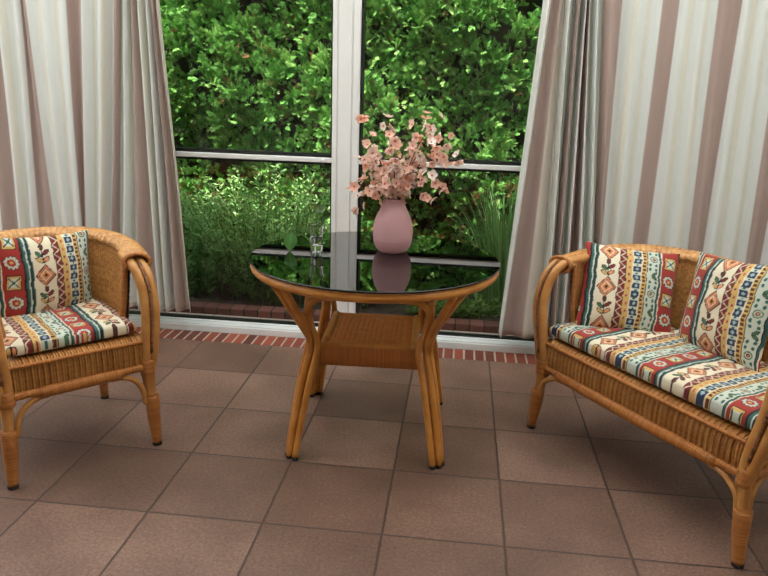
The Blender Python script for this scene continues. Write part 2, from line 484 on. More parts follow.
# ------------------------------------------------------------------ weaving
def woven(name, P, mat, parent, stake=.018, weft=.007, amp=.003, ulen=None, vlen=None, basket=True, both=False, rib=.0):
    """P(n,m,3): n along the strands' run (u), m up (v). Displaces the surface into real over-and-under strands."""
    n, m = P.shape[:2]
    ul = np.linalg.norm(np.diff(P[:, m//2], axis=0), axis=1).sum() if ulen is None else ulen
    vl = np.linalg.norm(np.diff(P[n//2], axis=0), axis=1).sum() if vlen is None else vlen
    u = np.linspace(0, ul, n)[:, None]; v = np.linspace(0, vl, m)[None, :]
    ns = max(1, round(ul/stake)); nw = max(1, round(vl/weft))
    a = u/ul*ns; b = v/vl*nw
    j = np.floor(b)
    prof_w = np.abs(np.sin(PI*b))**.6
    over = .5+.5*np.cos(PI*(a+j)) if basket else np.ones_like(a)*np.ones_like(b)
    h = prof_w*(.35+.65*over)
    if rib:                                   # strands packed over evenly spaced stakes: a row of rounded columns
        h = (1-rib)*h+rib*np.clip((np.abs(np.sin(PI*a))-.30)/.7, 0, 1)**.6*(.7+.3*prof_w)
    du = np.gradient(P, axis=0); dv = np.gradient(P, axis=1)
    nn = np.cross(du, dv); nn /= np.linalg.norm(nn, axis=-1)[..., None]+1e-12
    Q = P+nn*(amp*(h-.5))[..., None]
    rr = np.random.default_rng(len(name)+n)
    tw = rr.random((ns+2, nw+2))
    tone = .5*tw[np.floor(a).astype(int)+np.zeros_like(j, int), j.astype(int)+np.zeros_like(a, dtype=int)]+.3*h+.2*np.interp(np.arange(nw+2), np.arange(nw+2), rr.random(nw+2))[j.astype(int)]+0*a  # random strand tones, with the recesses painted darker by height
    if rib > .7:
        tone = tone*.45+.35*rr.random(ns+2)[np.floor(a).astype(int)]+.45*np.mod(np.floor(a), 2)-.22+0*b  # every other column painted darker, standing for shaded gaps between stakes
    mb = MB(); mb.grid(Q)
    F = [np.vstack(f) for f in mb.F.values() if f]
    return mesh_np(name, Q.reshape(-1, 3), F, mat, parent, np.stack(np.broadcast_arrays(u, v), -1).reshape(-1, 2), None, True, tone.ravel())

# ------------------------------------------------------------------ rattan seating
def seat_plan(hw, yb, rx, ry, yf=-.06, xf=None, n=240):
    xf = xf if xf is not None else hw-.025
    left = catmull(np.array([(-xf, yf), (-(xf+hw)/2-.006, (yf-.26)/2), (-hw, -(yb-ry))]), 12)
    a = np.linspace(0, PI/2, 24)[1:]
    arc = np.stack([-(hw-rx)-rx*np.cos(a), -(yb-ry)-ry*np.sin(a)], -1)
    half = np.vstack([left, arc])
    full = np.vstack([half, [(0, -yb)], (half*[-1, 1])[::-1]])
    P, L = resample(full, n)
    return P

def offset_in(P, d):
    t = np.gradient(P, axis=0); t /= np.linalg.norm(t, axis=1)[:, None]
    nrm = np.stack([-t[:, 1], t[:, 0]], -1)      # points inward for this winding
    c = np.array([0, -.25])
    s = np.sign(((c-P)*nrm).sum(1)); s = np.where(s == 0, 1, s)
    s = np.sign(np.median(s))
    return P+nrm*s*(d[:, None] if np.ndim(d) else d)

def rattan_seat(name, label, cat, loc, rz, hwf, hw, xf, z_rail, z_deck, yb=.61, rx=.29, ry=.34, zf=.742, zb=.80, sleeve=.22, splay=.027):
    root = empty(name, loc, rz); tag(root, label, cat)
    xr = hwf-splay                     # leg at rail height
    plan = seat_plan(hw, yb, rx, ry, -.065, xf)
    sm = np.clip((-plan[:, 1]-.06)/.48, 0, 1); sm = sm*sm*(3-2*sm)
    zr = zf+(zb-zf)*sm
    rimc = np.column_stack([plan, zr])
    # --- rolled woven rim
    nu = int(len(plan)*4.5); P2, L = resample(rimc, nu)
    T, Nn, B = frames(P2, (0, 0, 1))
    ns = 46; a = np.linspace(0, 2*PI, ns+1)
    R = P2[:, None]+np.cos(a)[None, :, None]*B[:, None]*.047+np.sin(a)[None, :, None]*Nn[:, None]*.030
    woven('rim', R[:, ::-1], M['weave'], root, stake=.021, weft=.0095, amp=.0052, rib=.55)
    for e, dr in ((3, 1), (-4, -1)):
        c = P2[e]; ring = np.array([c+math.cos(t)*B[e]*.0475+math.sin(t)*Nn[e]*.0305 for t in np.linspace(0, 2*PI, 33)])
        b_ = MB(); b_.tube(ring, .0085, 8, caps=False, smooth=0); b_.build('rim_binding', M['wrap'], root)
    # --- inner woven shell
    ins = offset_in(plan, .038)
    use = plan[:, 1] <= -.115
    top = np.column_stack([ins, zr-.012])[use]
    bot = np.column_stack([offset_in(plan, .072), np.full(len(plan), z_deck-.01)])[use]
    n1 = int(len(top)*6.5*(hw+.3)/.6); top, L = resample(top, n1); bot, _ = resample(bot, n1)
    nv = 150
    v = np.linspace(0, 1, nv)[None, :, None]
    P = bot[:, None]*(1-v)+top[:, None]*v
    bul = np.sin(PI*v)*.006
    woven('inner_shell', P, M['weave'], root, stake=.0125, weft=.0075, amp=.0045, rib=.6)
    # --- outer shell
    to = np.column_stack([offset_in(plan, .018), zr-.012])[use]
    bo = np.column_stack([offset_in(plan, .058), np.full(len(plan), z_rail)])[use]
    to, L = resample(to, 420); bo, _ = resample(bo, 420)
    v = np.linspace(0, 1, 90)[None, :, None]
    woven('outer_shell', (bo[:, None]*(1-v)+to[:, None]*v)[::-1], M['weave'], root, stake=.018, weft=.0135, amp=.003)
    # --- edge posts where the woven side ends
    for sgn in (0, -1):
        mb = MB(); p0 = bot[sgn]; p1 = top[sgn]
        mb.tube([p0-[0, 0, .06], p0, (p0+p1)/2+[0, .006, 0], p1+[0, 0, .01]], .012, 10)
        mb.build('edge_post', M['wrap'], root)
    # --- front apron rolling over into the seat deck, with the side returns
    hx = xr-.012
    n1 = int(2*hx/.0015)
    xs = np.linspace(-hx, hx, n1)
    prof = np.array([(.004, z_rail+.004), (.006, (z_rail+z_deck)/2), (.002, z_deck-.028), (-.010, z_deck-.008), (-.030, z_deck), (-.075, z_deck)])
    prof, Lp = resample(catmull(prof, 10), 72)
    P = np.zeros((n1, 72, 3)); P[..., 0] = xs[:, None]; P[..., 1] = prof[None, :, 0]-.02*np.clip((np.abs(xs[:, None])/hx-.93)/.07, 0, 1)**2; P[..., 2] = prof[None, :, 1]
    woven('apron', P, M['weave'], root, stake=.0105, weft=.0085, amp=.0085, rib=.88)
    for sx in (-1, 1):
        q = np.linspace(0, 1, 110)[:, None]; z = np.linspace(z_rail, z_deck, 40)[None, :]
        P = np.zeros((110, 40, 3)); P[..., 0] = sx*(hx+.004); P[..., 1] = -.012-q*.13; P[..., 2] = z
        woven('side_apron', P if sx < 0 else P[::-1], M['weave'], root, stake=.0205, weft=.0072, amp=.004)
    mb = MB(); mb.tube([(-hx, .004, z_deck-.012), (0, .008, z_deck-.010), (hx, .004, z_deck-.012)], .0075, 8)
    mb.build('deck_edging', M['wrap'], root)
    # --- seat deck
    rows = np.linspace(-.05, -(yb-.07), 110)
    ip = offset_in(plan, .062)
    hwid = np.array([max(.05, np.interp(-y, np.maximum.accumulate(-ip[:len(ip)//2, 1]), np.abs(ip[:len(ip)//2, 0]))) for y in rows])
    hwid = np.minimum(hwid, hx+.02)
    s = np.linspace(-1, 1, int(2*hw/.006))[:, None]
    P = np.zeros((len(s), len(rows), 3)); P[..., 0] = s*hwid[None, :]; P[..., 1] = rows[None, :]; P[..., 2] = z_deck-.003
    woven('seat_deck', P, M['weave'], root, stake=.02, weft=.012, amp=.003)
    # --- front legs carrying on upwards into the arms
    for sx in (-1, 1):
        leg = MB()
        path = [(sx*hwf, .004, .008), (sx*(hwf-splay*.45), .002, sleeve*.6), (sx*(hwf-splay*.67), 0, sleeve)]
        leg.tube(path, [.0175, .026, .0285], 18)
        l = leg.build('leg', M['wrap'], root)
        cap = MB(); cap.tube([(sx*hwf, .004, 0), (sx*hwf, .004, .012)], .0185, 16, smooth=1)
        cap.build('foot_cap', M['rubber'], l)
        for k, (ox, nm) in enumerate(((-.0175, 'arm_pole'), (.0175, 'arm_pole'))):
            pts = [(sx*(hwf-splay*.7), 0, sleeve-.03), (sx*(xr+ox*.35), -.002+.004*k, z_rail-.03), (sx*(xr+.006+ox*.8), .004, z_rail+.05), (sx*(xf+.012+ox), .006, .53),
                   (sx*(xf+.014+ox), -.004, .622), (sx*(xf+.008+ox), -.026, .688), (sx*(xf+.002+ox), -.060, .728), (sx*(xf+ox), -.10, .741), (sx*(xf+.008+ox), -.20, .748)]
            mb = MB(); mb.tube(pts, [.0165, .017, .0185, .0185, .0185, .0185, .018, .0175, .017], 12, smooth=8)
            mb.build(nm, M['cane'], root)
        # dark braid laid in the groove between the two poles
        pts = [(sx*(xr+.008), .020, z_rail+.06), (sx*(xf+.010), .023, .53), (sx*(xf+.013), .012, .628), (sx*(xf+.008), -.014, .699), (sx*(xf+.002), -.054, .744)]
        mb = MB(); mb.tube(pts, .0068, 8, smooth=8); mb.build('braid', M['cane_dark'], root)
        mb = MB(); mb.tube([(sx*(xr-.004), .0, z_rail-.028), (sx*(xr-.002), .0, z_rail+.028)], .0275, 14); mb.build('joint_wrap', M['wrap'], root)
        # braces: one to the front rail, one to the side rail
        mb = MB()
        mb.tube([(sx*(hwf-.034), .004, sleeve-.03), (sx*(hwf-.044), .004, sleeve+.030), (sx*(hwf-.070), .004, z_rail-.046), (sx*(hwf-.112), .002, z_rail-.024), (sx*(hwf-.155), 0, z_rail-.020)], .0108, 10)
        mb.build('front_brace', M['cane'], root)
        mb = MB()
        mb.tube([(sx*(hwf-.016), -.020, sleeve-.025), (sx*(hwf-.018), -.026, sleeve+.035), (sx*(hwf-.022), -.046, z_rail-.035), (sx*(hwf-.026), -.085, z_rail-.018), (sx*(hwf-.026), -.13, z_rail-.016)], .0098, 10)
        mb.build('side_brace', M['cane'], root)
        # back legs
        bx = hwf-.02
        mb = MB(); mb.tube([(sx*bx, -.545, .008), (sx*(bx-.012), -.53, .2), (sx*(bx-.03), -.515, z_rail+.02)], [.017, .026, .024], 16)
        l = mb.build('leg', M['wrap'], root)
        cap = MB(); cap.tube([(sx*bx, -.545, 0), (sx*bx, -.545, .012)], .018, 16, smooth=1); cap.build('foot_cap', M['rubber'], l)
        mb = MB(); mb.tube([(sx*(xr), -.01, z_rail), (sx*(xr+.004), -.26, z_rail), (sx*(bx-.03), -.515, z_rail)], .016, 12); mb.build('side_rail', M['wrap'], root)
    mb = MB(); mb.tube([(-xr, 0, z_rail), (0, .004, z_rail), (xr, 0, z_rail)], .0155, 14); mb.tube([(-(xr-.105), .001, z_rail-.004), (0, .004, z_rail-.004), (xr-.105, .001, z_rail-.004)], [.0215, .0225, .0225, .0215], 16)
    mb.build('front_rail', M['wrap'], root)
    mb = MB(); mb.tube([(-(hwf-.05), -.515, z_rail), (0, -.535, z_rail), (hwf-.05, -.515, z_rail)], .016, 12); mb.build('back_rail', M['wrap'], root)
    return root

def rot_from(n):
    return math.atan2(n[1], n[0])-PI/2

CH_O = (.058-.009*.69, -.537-.009*.724); CH_RZ = rot_from((.724, -.69))
SO_O = (2.045, -.362); SO_RZ = rot_from((-.828, -.56))
chair = rattan_seat('rattan_armchair', 'single-seat woven rattan armchair with one rounded back, in front of the left curtain', 'armchair', (*CH_O, 0), CH_RZ,
                    hwf=.264, hw=.300, xf=.258, z_rail=.340, z_deck=.458, zb=.772, splay=.012)
sofa = rattan_seat('rattan_sofa', 'two-seat woven rattan sofa with a long patterned seat pad, in front of the right curtain', 'sofa', (*SO_O, 0), SO_RZ,
                   hwf=.504, hw=.548, xf=.506, z_rail=.298, z_deck=.418, rx=.32, ry=.34, sleeve=.19, zf=.728, zb=.758)

def local_to_world(o, rz, p):
    c, s = math.cos(rz), math.sin(rz)
    return (o[0]+c*p[0]-s*p[1], o[1]+s*p[0]+c*p[1], p[2])

# seat cushions (lie on the decks)
def chair_plan(X, Y, S, T):
    back = np.clip((-T-.2)/.8, 0, 1)          # T=-1 is the back
    return X*(1-.22*back**2), Y-.0*S
o = cushion('seat_cushion', .226, .228, .060, M['fabric'], None, lambda x, y: -x+.279, lambda x, y: y+.03, edge_p=10, flat=.28, plan=chair_plan, crease=.004, seed=3)
o.location = local_to_world(CH_O, CH_RZ, (0, -.260, .492)); o.rotation_euler = (0, 0, CH_RZ)
tag(o, 'thin patterned seat pad lying on the single armchair at the left curtain', 'seat cushion', 'patterned seat pads')
def sofa_plan(X, Y, S, T):
    back = np.clip((-T-.2)/.8, 0, 1)
    return X*(1-.10*back**2), Y
o = cushion('seat_cushion', .480, .232, .070, M['fabric'], None, lambda x, y: -x-.075, lambda x, y: y+.09, edge_p=10, flat=.28, plan=sofa_plan, crease=.005, seed=5)
o.location = local_to_world(SO_O, SO_RZ, (0, -.250, .458)); o.rotation_euler = (0, 0, SO_RZ)
tag(o, 'long patterned seat pad covering the two-seat sofa', 'seat cushion', 'patterned seat pads')

def place_pillow(o, C, right, up):
    r = Vector(right).normalized(); n = r.cross(Vector(up)).normalized(); u = n.cross(r)
    o.matrix_world = Matrix(((r.x, u.x, n.x, C[0]), (r.y, u.y, n.y, C[1]), (r.z, u.z, n.z, C[2]), (0, 0, 0, 1)))

def pillow(C, right, up, w, h, th, off, voff, label, seed, flipu=1):
    o = cushion('throw_pillow', w/2, h/2, th, M['fabric'], None, lambda x, y: flipu*x+off, lambda x, y: y+voff, edge_p=2.2, flat=.62, pinch=.07, crease=.007, seed=seed)
    place_pillow(o, C, right, up)
    tag(o, label, 'pillow', 'patterned throw pillows')
    return o
pillow((-.232, -.258, .635), (.58, .813, -.05), (-.06, .10, .99), .385, .36, .125, .092, .02, 'square patterned throw pillow leaning back in the single armchair', 1)
pillow((2.10, .105, .634), (.993, -.093, -.068), (.105, .472, .875), .385, .37, .13, .165, .055, 'patterned pillow slumped in the sofa corner nearest the window', 2)
pillow((2.405, -.155, .655), (.468, -.879, .096), (.17, .22, .96), .395, .385, .13, .092, .03, 'patterned pillow leaning on the middle of the sofa backrest', 4)

# ------------------------------------------------------------------ table
TC = np.array([1.065, -.068]); TRZ = math.radians(2.4)
tb = empty('rattan_table', (TC[0], TC[1], 0), TRZ)
tag(tb, 'round rattan table with a smoked glass top and woven lower shelf', 'table')
mb = MB(); mb.lathe([(0, .748), (.493, .748)], 128); mb.lathe([(.493, .756), (0, .756)], 128)
gt_ = mb.build('glass_top', M['smoke'], tb)
mb = MB(); mb.lathe([(.493, .748), (.4955, .750), (.496, .752), (.4955, .754), (.493, .756)], 128); mb.build('glass_edge', M['smoke_edge'], gt_)
mb = MB()
a = np.linspace(0, 2*PI, 97)
mb.tube(np.stack([.474*np.cos(a), .474*np.sin(a), np.full(97, .7285)], -1), .019, 14, caps=False, smooth=0)
mb.build('top_hoop', M['tcane'], tb)
SH = .192
for ix, iy in ((-1, -1), (1, -1), (-1, 1), (1, 1)):
    leg = MB()
    dirv = np.array([ix, iy])/math.sqrt(2); tan = np.array([-dirv[1], dirv[0]])
    f = np.array([ix*.285, iy*.288]); k = np.array([ix*(SH+.022), iy*(SH+.022)])
    # three poles side by side from foot to shelf; their tops part company
    for j in (-1, 0, 1):
        off = tan*j*.029; out = dirv*(.010 if j == 0 else 0)
        p = lambda b, z, m_=1.0: (b[0]+off[0]*m_+out[0], b[1]+off[1]*m_+out[1], z)
        base = [p(f, .012, .8), p(f*.75+k*.25, .14, .9), p(f*.35+k*.65, .32), p(k, .45)]
        if j == 0:
            # twin outer poles sweep out to the hoop
            for s in (-1, 1):
                q = lambda d, z, sp: (ix*d/math.sqrt(2)*1.0+tan[0]*s*sp, iy*d/math.sqrt(2)+tan[1]*s*sp, z)
                if s < 0:
                    leg.tube(base[:3]+[(k[0]+out[0], k[1]+out[1], .45), q(.345, .53, .012), q(.400, .615, .016), q(.440, .680, .02), q(.462, .712, .022)], .0135, 12)
                else:
                    leg.tube([(k[0]+out[0]+tan[0]*.006, k[1]+out[1]+tan[1]*.006, .43), q(.340, .53, .012), q(.395, .615, .018), q(.436, .680, .024), q(.460, .712, .03)], .0135, 12)
        else:
            # this pole leaves towards the neighbouring leg on its own side (built to mid-span)
            toward = np.array([-ix, 0]) if (tan*j)[0]*ix < 0 else np.array([0, -iy])
            e = k+tan*j*.029
            pts = base+[(e[0]-toward[0]*.022, e[1]-toward[1]*.022, .53), (e[0]-toward[0]*.032, e[1]-toward[1]*.032, .585), (e[0]-toward[0]*.022, e[1]-toward[1]*.022, .622),
                        (e[0]+toward[0]*.010, e[1]+toward[1]*.010, .643), (e[0]+toward[0]*.07, e[1]+toward[1]*.07, .650)]
            mid = np.where(toward != 0, 0, e)
            pts.append((mid[0], mid[1], .653))
            leg.tube(pts, .0125, 12)
    lo = leg.build('leg', M['tcane'], tb)
    cap = MB()
    for j in (-1, 0, 1):
        b = f+tan*j*.029*.8+dirv*(.010 if j == 0 else 0)
        cap.tube([(b[0], b[1], 0), (b[0], b[1], .014)], .0125, 12, smooth=1)
    cap.build('foot_cap', M['rubber'], lo)
sf = MB(); zt = .452
for s in (-1, 1):
    sf.tube([(-SH, s*(SH-.012), zt-.012), (SH, s*(SH-.012), zt-.012)], .0135, 12, smooth=6)
    sf.tube([(s*(SH-.016), -SH, zt-.010), (s*(SH-.016), SH, zt-.010)], .016, 12, smooth=6)
sf.build('shelf_frame', M['tcane'], tb)
xs = np.linspace(-SH+.03, SH-.03, 200)[:, None]; ys = np.linspace(-SH+.022, SH-.022, 210)[None, :]
P = np.zeros((200, 210, 3)); P[..., 0] = xs; P[..., 1] = ys; P[..., 2] = zt-.006
woven('shelf_panel', P, M['weave_dk'], tb, stake=.020, weft=.0085, amp=.0045, rib=.45)
sk = MB()
for d in range(4):
    c, s = math.cos(d*PI/2), math.sin(d*PI/2)
    P = []
    for (y, z) in ((-SH-.002, zt-.014), (-SH-.004, zt-.05), (-SH-.002, zt-.092), (-SH+.010, zt-.092)):
        P.append([((x*c-y*s), (x*s+y*c), z) for x in np.linspace(-SH, SH, 24)])
    P = np.array(P); uvv = np.zeros(P.shape[:2]+(2,)); uvv[..., 1] = np.linspace(0, 2*SH, 24)[None, :]
    sk.grid(P, uvv, flip=True)
sk.build('shelf_skirt', M['twrap'], tb)

# ------------------------------------------------------------------ vase, blossom branches, tumbler, cutting
VX, VY, VZ = 1.122, .047, .7565
vs = empty('vase', (VX, VY, VZ)); tag(vs, 'matte dusty-pink bottle-shaped ceramic vase on the smoked glass tabletop', 'vase')
vp = [(.0415, .220), (.0435, .2195), (.0445, .216), (.0440, .205), (.0470, .192), (.0560, .172), (.0680, .148), (.0775, .120), (.0815, .092), (.0815, .066), (.0800, .050)]
vi = [(.0395, .218), (.0395, .205), (.042, .192), (.051, .172), (.063, .148), (.0725, .120), (.0765, .092), (.0765, .066), (.070, .03), (.04, .010), (0, .010)]
def dense(pr, k=5): return catmull(np.array(pr), k)
mb = MB(); mb.lathe(dense(vi)[::-1], 56); mb.lathe(np.vstack([[(.0395, .218)], dense(vp)]), 56); mb.build('body', M['vase'], vs)
mb = MB(); mb.lathe(dense([(.0803, .0515), (.0775, .036), (.070, .018), (.060, .006), (.052, .0015), (.046, 0), (.0, .0)]), 56)
tag(mb.build('glazed_base', M['vase_glaze'], vs), 'slightly deeper pink satin foot of the vase')

pet_a, pet_b, pet_c = lin((238, 186, 164)), lin((222, 150, 128)), lin((244, 214, 196))
def blossom_mesh(seed):
    r = np.random.default_rng(seed); mb = MB()
    base = [lin((252, 224, 210)), lin((248, 202, 180)), lin((254, 242, 234)), lin((250, 214, 198))][seed % 4]
    for k in range(5):
        a = k*2*PI/5+r.normal(0, .1); L = .021*r.uniform(.88, 1.1); cup = r.uniform(.25, .6)
        t = np.linspace(0, 1, 5)[:, None]; s = np.linspace(-1, 1, 5)[None, :]
        w = .0100*np.sin(PI*np.clip(t*.80+.12, 0, 1))**.95
        x = t*L*np.ones_like(s); y = s*w; z = cup*L*t**1.6*(1+.25*s**2)-.18*L*t**4+.0025*s**2*t
        P = np.stack([x*math.cos(a)-y*math.sin(a), x*math.sin(a)+y*math.cos(a), z], -1)
        c = base[None, None]*(1-.0*t[..., None])+0*P
        c = c*(1-np.clip(.30-t, 0, 1)[..., None]*.9*np.array([.2, .7, .8]))
        mb.grid(P, None, c)
    mb.lathe([(.0001, .006), (.0026, .004), (.0032, .0), (.0001, -.002)], 8)
    mb.C[-1] = np.broadcast_to(lin((198, 120, 70)), mb.C[-1].shape)
    F = [np.vstack(f) for f in mb.F.values() if f]
    o = mesh_np('blossom', np.vstack(mb.V), F, M['petal'], None, None, np.vstack(mb.C), True)
    me = o.data; bpy.data.objects.remove(o); return me
BLO = [blossom_mesh(i) for i in range(8)]
def leaf_mesh(c, L=.03, W=.011):
    t = np.linspace(0, 1, 6)[:, None]; s = np.linspace(-1, 1, 3)[None, :]
    w = W*np.sin(PI*t**.8)**.8
    P = np.stack([t*L*np.ones_like(s), s*w, -.3*L*t**2+.15*W*np.abs(s)], -1)
    mb = MB(); mb.grid(P, None, np.broadcast_to(lin(c), P.shape))
    F = [np.vstack(f) for f in mb.F.values() if f]
    o = mesh_np('leaf', np.vstack(mb.V), F, M['oleaf'], None, None, np.vstack(mb.C), True)
    me = o.data; bpy.data.objects.remove(o); return me
OLV = [leaf_mesh((128, 132, 62)), leaf_mesh((150, 140, 70)), leaf_mesh((104, 120, 64))]
tips = [(.985, 1.285, -.03), (1.075, 1.285, .05), (1.125, 1.215, -.08), (1.235, 1.300, .03), (1.285, 1.300, -.04), (1.340, 1.235, .05), (1.375, 1.155, -.03),
        (1.325, 1.025, -.07), (1.265, 1.000, -.10), (.965, 1.120, .06), (.955, 1.000, -.04), (.975, .930, -.08), (1.03, 1.19, -.10), (1.19, 1.16, .10), (1.22, 1.10, -.11), (1.06, 1.05, -.12), (1.13, 1.10, .02), (1.31, 1.13, .09), (1.28, 1.21, -.09), (1.0, 1.07, .10)]
for bi, (tx, tz, dy) in enumerate(tips):
    r = np.random.default_rng(100+bi)
    br = empty('blossom_branch', (VX, VY, VZ+.02))
    tag(br, 'thin dark twig of salmon-pink blossoms standing in the pink vase', 'flower branch', 'salmon-pink blossom branches in the vase')
    tip = np.array([tx-VX, dy, tz-VZ-.02])
    th = r.uniform(0, 2*PI)
    mouth = np.array([tip[0]*.10, tip[1]*.15, .195]); mouth[:2] *= min(1, .026/(np.linalg.norm(mouth[:2])+1e-6))
    foot = np.array([-.02*math.cos(th), -.02*math.sin(th), .0]); foot[:2] = -mouth[:2]*.8
    droop = np.linalg.norm(tip[:2])
    m1 = mouth*.55+tip*.45+np.array([0, 0, .03+.10*max(0, droop-.12)/.1*.5])
    path = catmull(np.array([foot, mouth*.98, m1, tip]), 14)
    mb = MB(); mb.tube(path, [.0026, .0022, .0018, .0011], 6, smooth=0)
    # small side spurs
    L = len(path); nb = 13 if tz > 1.0 else 10
    spots = []
    for i in range(nb):
        t = .40+.60*(i/(nb-1))**.85 if nb > 1 else 1
        p = path[min(L-1, int(t*(L-1)))]
        d = r.normal(0, 1, 3); d[2] += .2; d[1] -= .35; d /= np.linalg.norm(d)
        e = p+d*r.uniform(.012, .038)*(0.4 if i == nb-1 else 1)
        mb.tube([p, (p+e)/2+[0, 0, .003], e], .0010, 5, smooth=3)
        spots.append((e, d))
    mb.build('twig', M['twig'], br)
    for e, d in spots:
        b = bpy.data.objects.new('blossom', BLO[r.integers(0, 8)]); COL.objects.link(b); b.parent = br
        q = Vector(d+np.array([0, -.35, .1])).to_track_quat('Z', 'Y')
        b.location = e; b.rotation_mode = 'QUATERNION'; b.rotation_quaternion = q; s_ = r.uniform(.78, 1.12); b.scale = (s_, s_, s_)
    for i in range(3):
        p = path[int((.4+.5*r.random())*(L-1))]
        b = bpy.data.objects.new('leaf', OLV[r.integers(0, 3)]); COL.objects.link(b); b.parent = br
        b.location = p; b.rotation_euler = (r.uniform(-.6, .6), r.uniform(-.9, .4), r.uniform(0, 2*PI))

GX, GY, GZ = .818, -.025, .7565
mb = MB()
out = [(.0, 0), (.0225, 0), (.0238, .002), (.0250, .030), (.0262, .034), (.0300, .075), (.0338, .108), (.0342, .1095)]
inn = [(.0328, .1095), (.0318, .106), (.0282, .075), (.0243, .038), (.0228, .026), (.0, .024)]
mb.lathe(out+inn, 40)
tum = mb.build('drinking_glass', M['glass'], None); tum.location = (GX, GY, GZ)
tag(tum, 'small clear tapered drinking glass holding a green plant cutting on the tabletop', 'drinking glass')
mb = MB(); mb.lathe([(0, .0246), (.0222, .0266), (.0238, .0385), (.0262, .060), (.0, .060)], 32)
w_ = mb.build('water', M['water'], None); w_.location = (GX, GY, GZ); tag(w_, 'clear water in the lower half of the drinking glass', 'water', kind='stuff')
pc = empty('plant_cutting', (GX, GY, GZ+.03)); tag(pc, 'green leafy plant cutting standing in the clear drinking glass', 'plant cutting')
mb = MB()
mb.tube([(.006, 0, .0), (.004, -.005, .05), (.022, -.012, .085), (.038, -.005, .150)], .0016, 6)
mb2 = MB(); mb2.tube([(-.006, .004, .0), (.012, .0, .07), (.026, -.006, .105), (-.02, -.02, .092), (-.07, -.02, .062), (-.098, -.02, .046)], .0014, 6)
mb3 = MB(); mb3.tube([(.0, -.006, .0), (.0, .0, .07), (-.004, .004, .105), (.004, .0, .14)], .0014, 6)
for m_ in (mb, mb2, mb3):
    m_.C = [np.broadcast_to(lin((120, 130, 70)), c.shape) for c in m_.C]
    m_.build('stem', M['plantleaf'], pc, col=True)
def cut_leaf(loc, tip, L, W, c, nrm):
    t = np.linspace(0, 1, 12)[:, None]; s = np.linspace(-1, 1, 7)[None, :]
    w = W*np.sin(PI*t**.75)**.75
    P = np.stack([t*L*np.ones_like(s), s*w, .10*L*np.sin(PI*t)+.22*w*np.abs(s)**1.5], -1)
    colr = lin(c)[None, None]*(1+.35*(np.abs(s) < .12))[..., None]+0*P
    mb = MB(); mb.grid(P, None, colr); o = mb.build('leaf', M['plantleaf'], pc, col=True)
    x = Vector(tip).normalized(); z = Vector(nrm); y = z.cross(x).normalized(); z = x.cross(y)
    o.matrix_local = Matrix(((x.x, y.x, z.x, loc[0]), (x.y, y.y, z.y, loc[1]), (x.z, y.z, z.z, loc[2]), (0, 0, 0, 1)))
cut_leaf((-.098, -.02, .046), (-.12, -.1, -1), .078, .027, (86, 132, 70), (.1, -1, .12))
cut_leaf((.038, -.005, .150), (-.6, -.2, -.3), .050, .020, (70, 96, 48), (.2, -.6, .8))
cut_leaf((.038, -.005, .140), (-.1, .3, -.7), .045, .016, (58, 88, 42), (.5, -.8, .3))
cut_leaf((.004, 0, .14), (-.7, -.2, .4), .040, .014, (96, 112, 56), (.2, -.9, .5))
cut_leaf((.022, -.012, .085), (.3, -.3, .4), .045, .017, (64, 92, 46), (-.3, -.8, .5))

# ------------------------------------------------------------------ room shell
def struct(o): o['kind'] = 'structure'; return o
XL, XR, YB, ZC = -2.3, 3.7, -4.4, 2.62
mb = MB(); mb.box((XL-.1, YB-.1, -.12), (XR+.1, .794, 0)); struct(mb.build('floor', tile_floor_mat(), None, smooth=False))
mb = MB(); mb.box((XL-.1, .794, -.12), (XR+.1, 1.0, .0015))
struct(mb.build('trim_1', brick_mat('brick_soldier_row', .0565, .14, (92, 44, 34), (150, 72, 52), (176, 158, 138), .009, 'X', .004), None, smooth=False))
# conservatory, unseen and shaped for the light: added opal sheet on white rafters diffuses the sun by the window, plain ceiling further in dims the foreground, part-glazed left side on a low parapet, plastered right and back sides
mb = MB()
for x in np.arange(XL, XR+.1, 1.0): mb.box((x-.03, YB-.1, ZC), (x+.03, 1.06, ZC+.10))
for y in (YB-.1, -1.7, .98): mb.box((XL-.1, y, ZC), (XR+.1, y+.08, ZC+.12))
struct(mb.build('trim_6', M['plaster'], None, smooth=False))
def opal_mat():
    m, nt, b = new_mat('opal_sun_diffuser')
    tr = N(nt, 'ShaderNodeBsdfTranslucent'); tr.inputs[0].default_value = (.80, .81, .82, 1)
    mx = N(nt, 'ShaderNodeMixShader'); mx.inputs[0].default_value = .85
    b.inputs['Base Color'].default_value = (.8, .8, .8, 1)
    nt.links.new(b.outputs[0], mx.inputs[1]); nt.links.new(tr.outputs[0], mx.inputs[2]); nt.links.new(mx.outputs[0], nt.nodes['Material Output'].inputs[0])
    return m
mb = MB(); mb.box((XL-.1, -1.66, ZC+.10), (XR+.1, 1.08, ZC+.104)); struct(mb.build('trim_7', opal_mat(), None, smooth=False))  # unseen sheet added to turn the sun into soft top light
mb = MB(); mb.box((XL-.1, YB-.1, ZC+.02), (XR+.1, -1.64, ZC+.14)); struct(mb.build('ceiling', M['plaster'], None, smooth=False))  # unseen, made opaque to darken the foreground
mb = MB(); mb.box((XR, YB, 0), (XR+.12, .93, ZC)); struct(mb.build('wall_right', M['plaster'], None, smooth=False))
mb = MB(); mb.box((XL, YB-.12, 0), (XR, YB, ZC))  # unseen, left without windows to keep reflections in the panes dark
struct(mb.build('wall_back', M['plaster'], None, smooth=False))
mb = MB(); mb.box((XL-.12, YB, 0), (XL, .93, .45)); mb.box((XL-.12, YB, 2.45), (XL, .93, ZC))
mb.box((XL-.12, YB, .45), (XL, -2.3, 2.45))  # unseen solid stretch added to cut side light on the foreground
for y in (-.85, .81): mb.box((XL-.12, y, .45), (XL, y+.12, 2.45))
struct(mb.build('wall_left', M['plaster'], None, smooth=False))

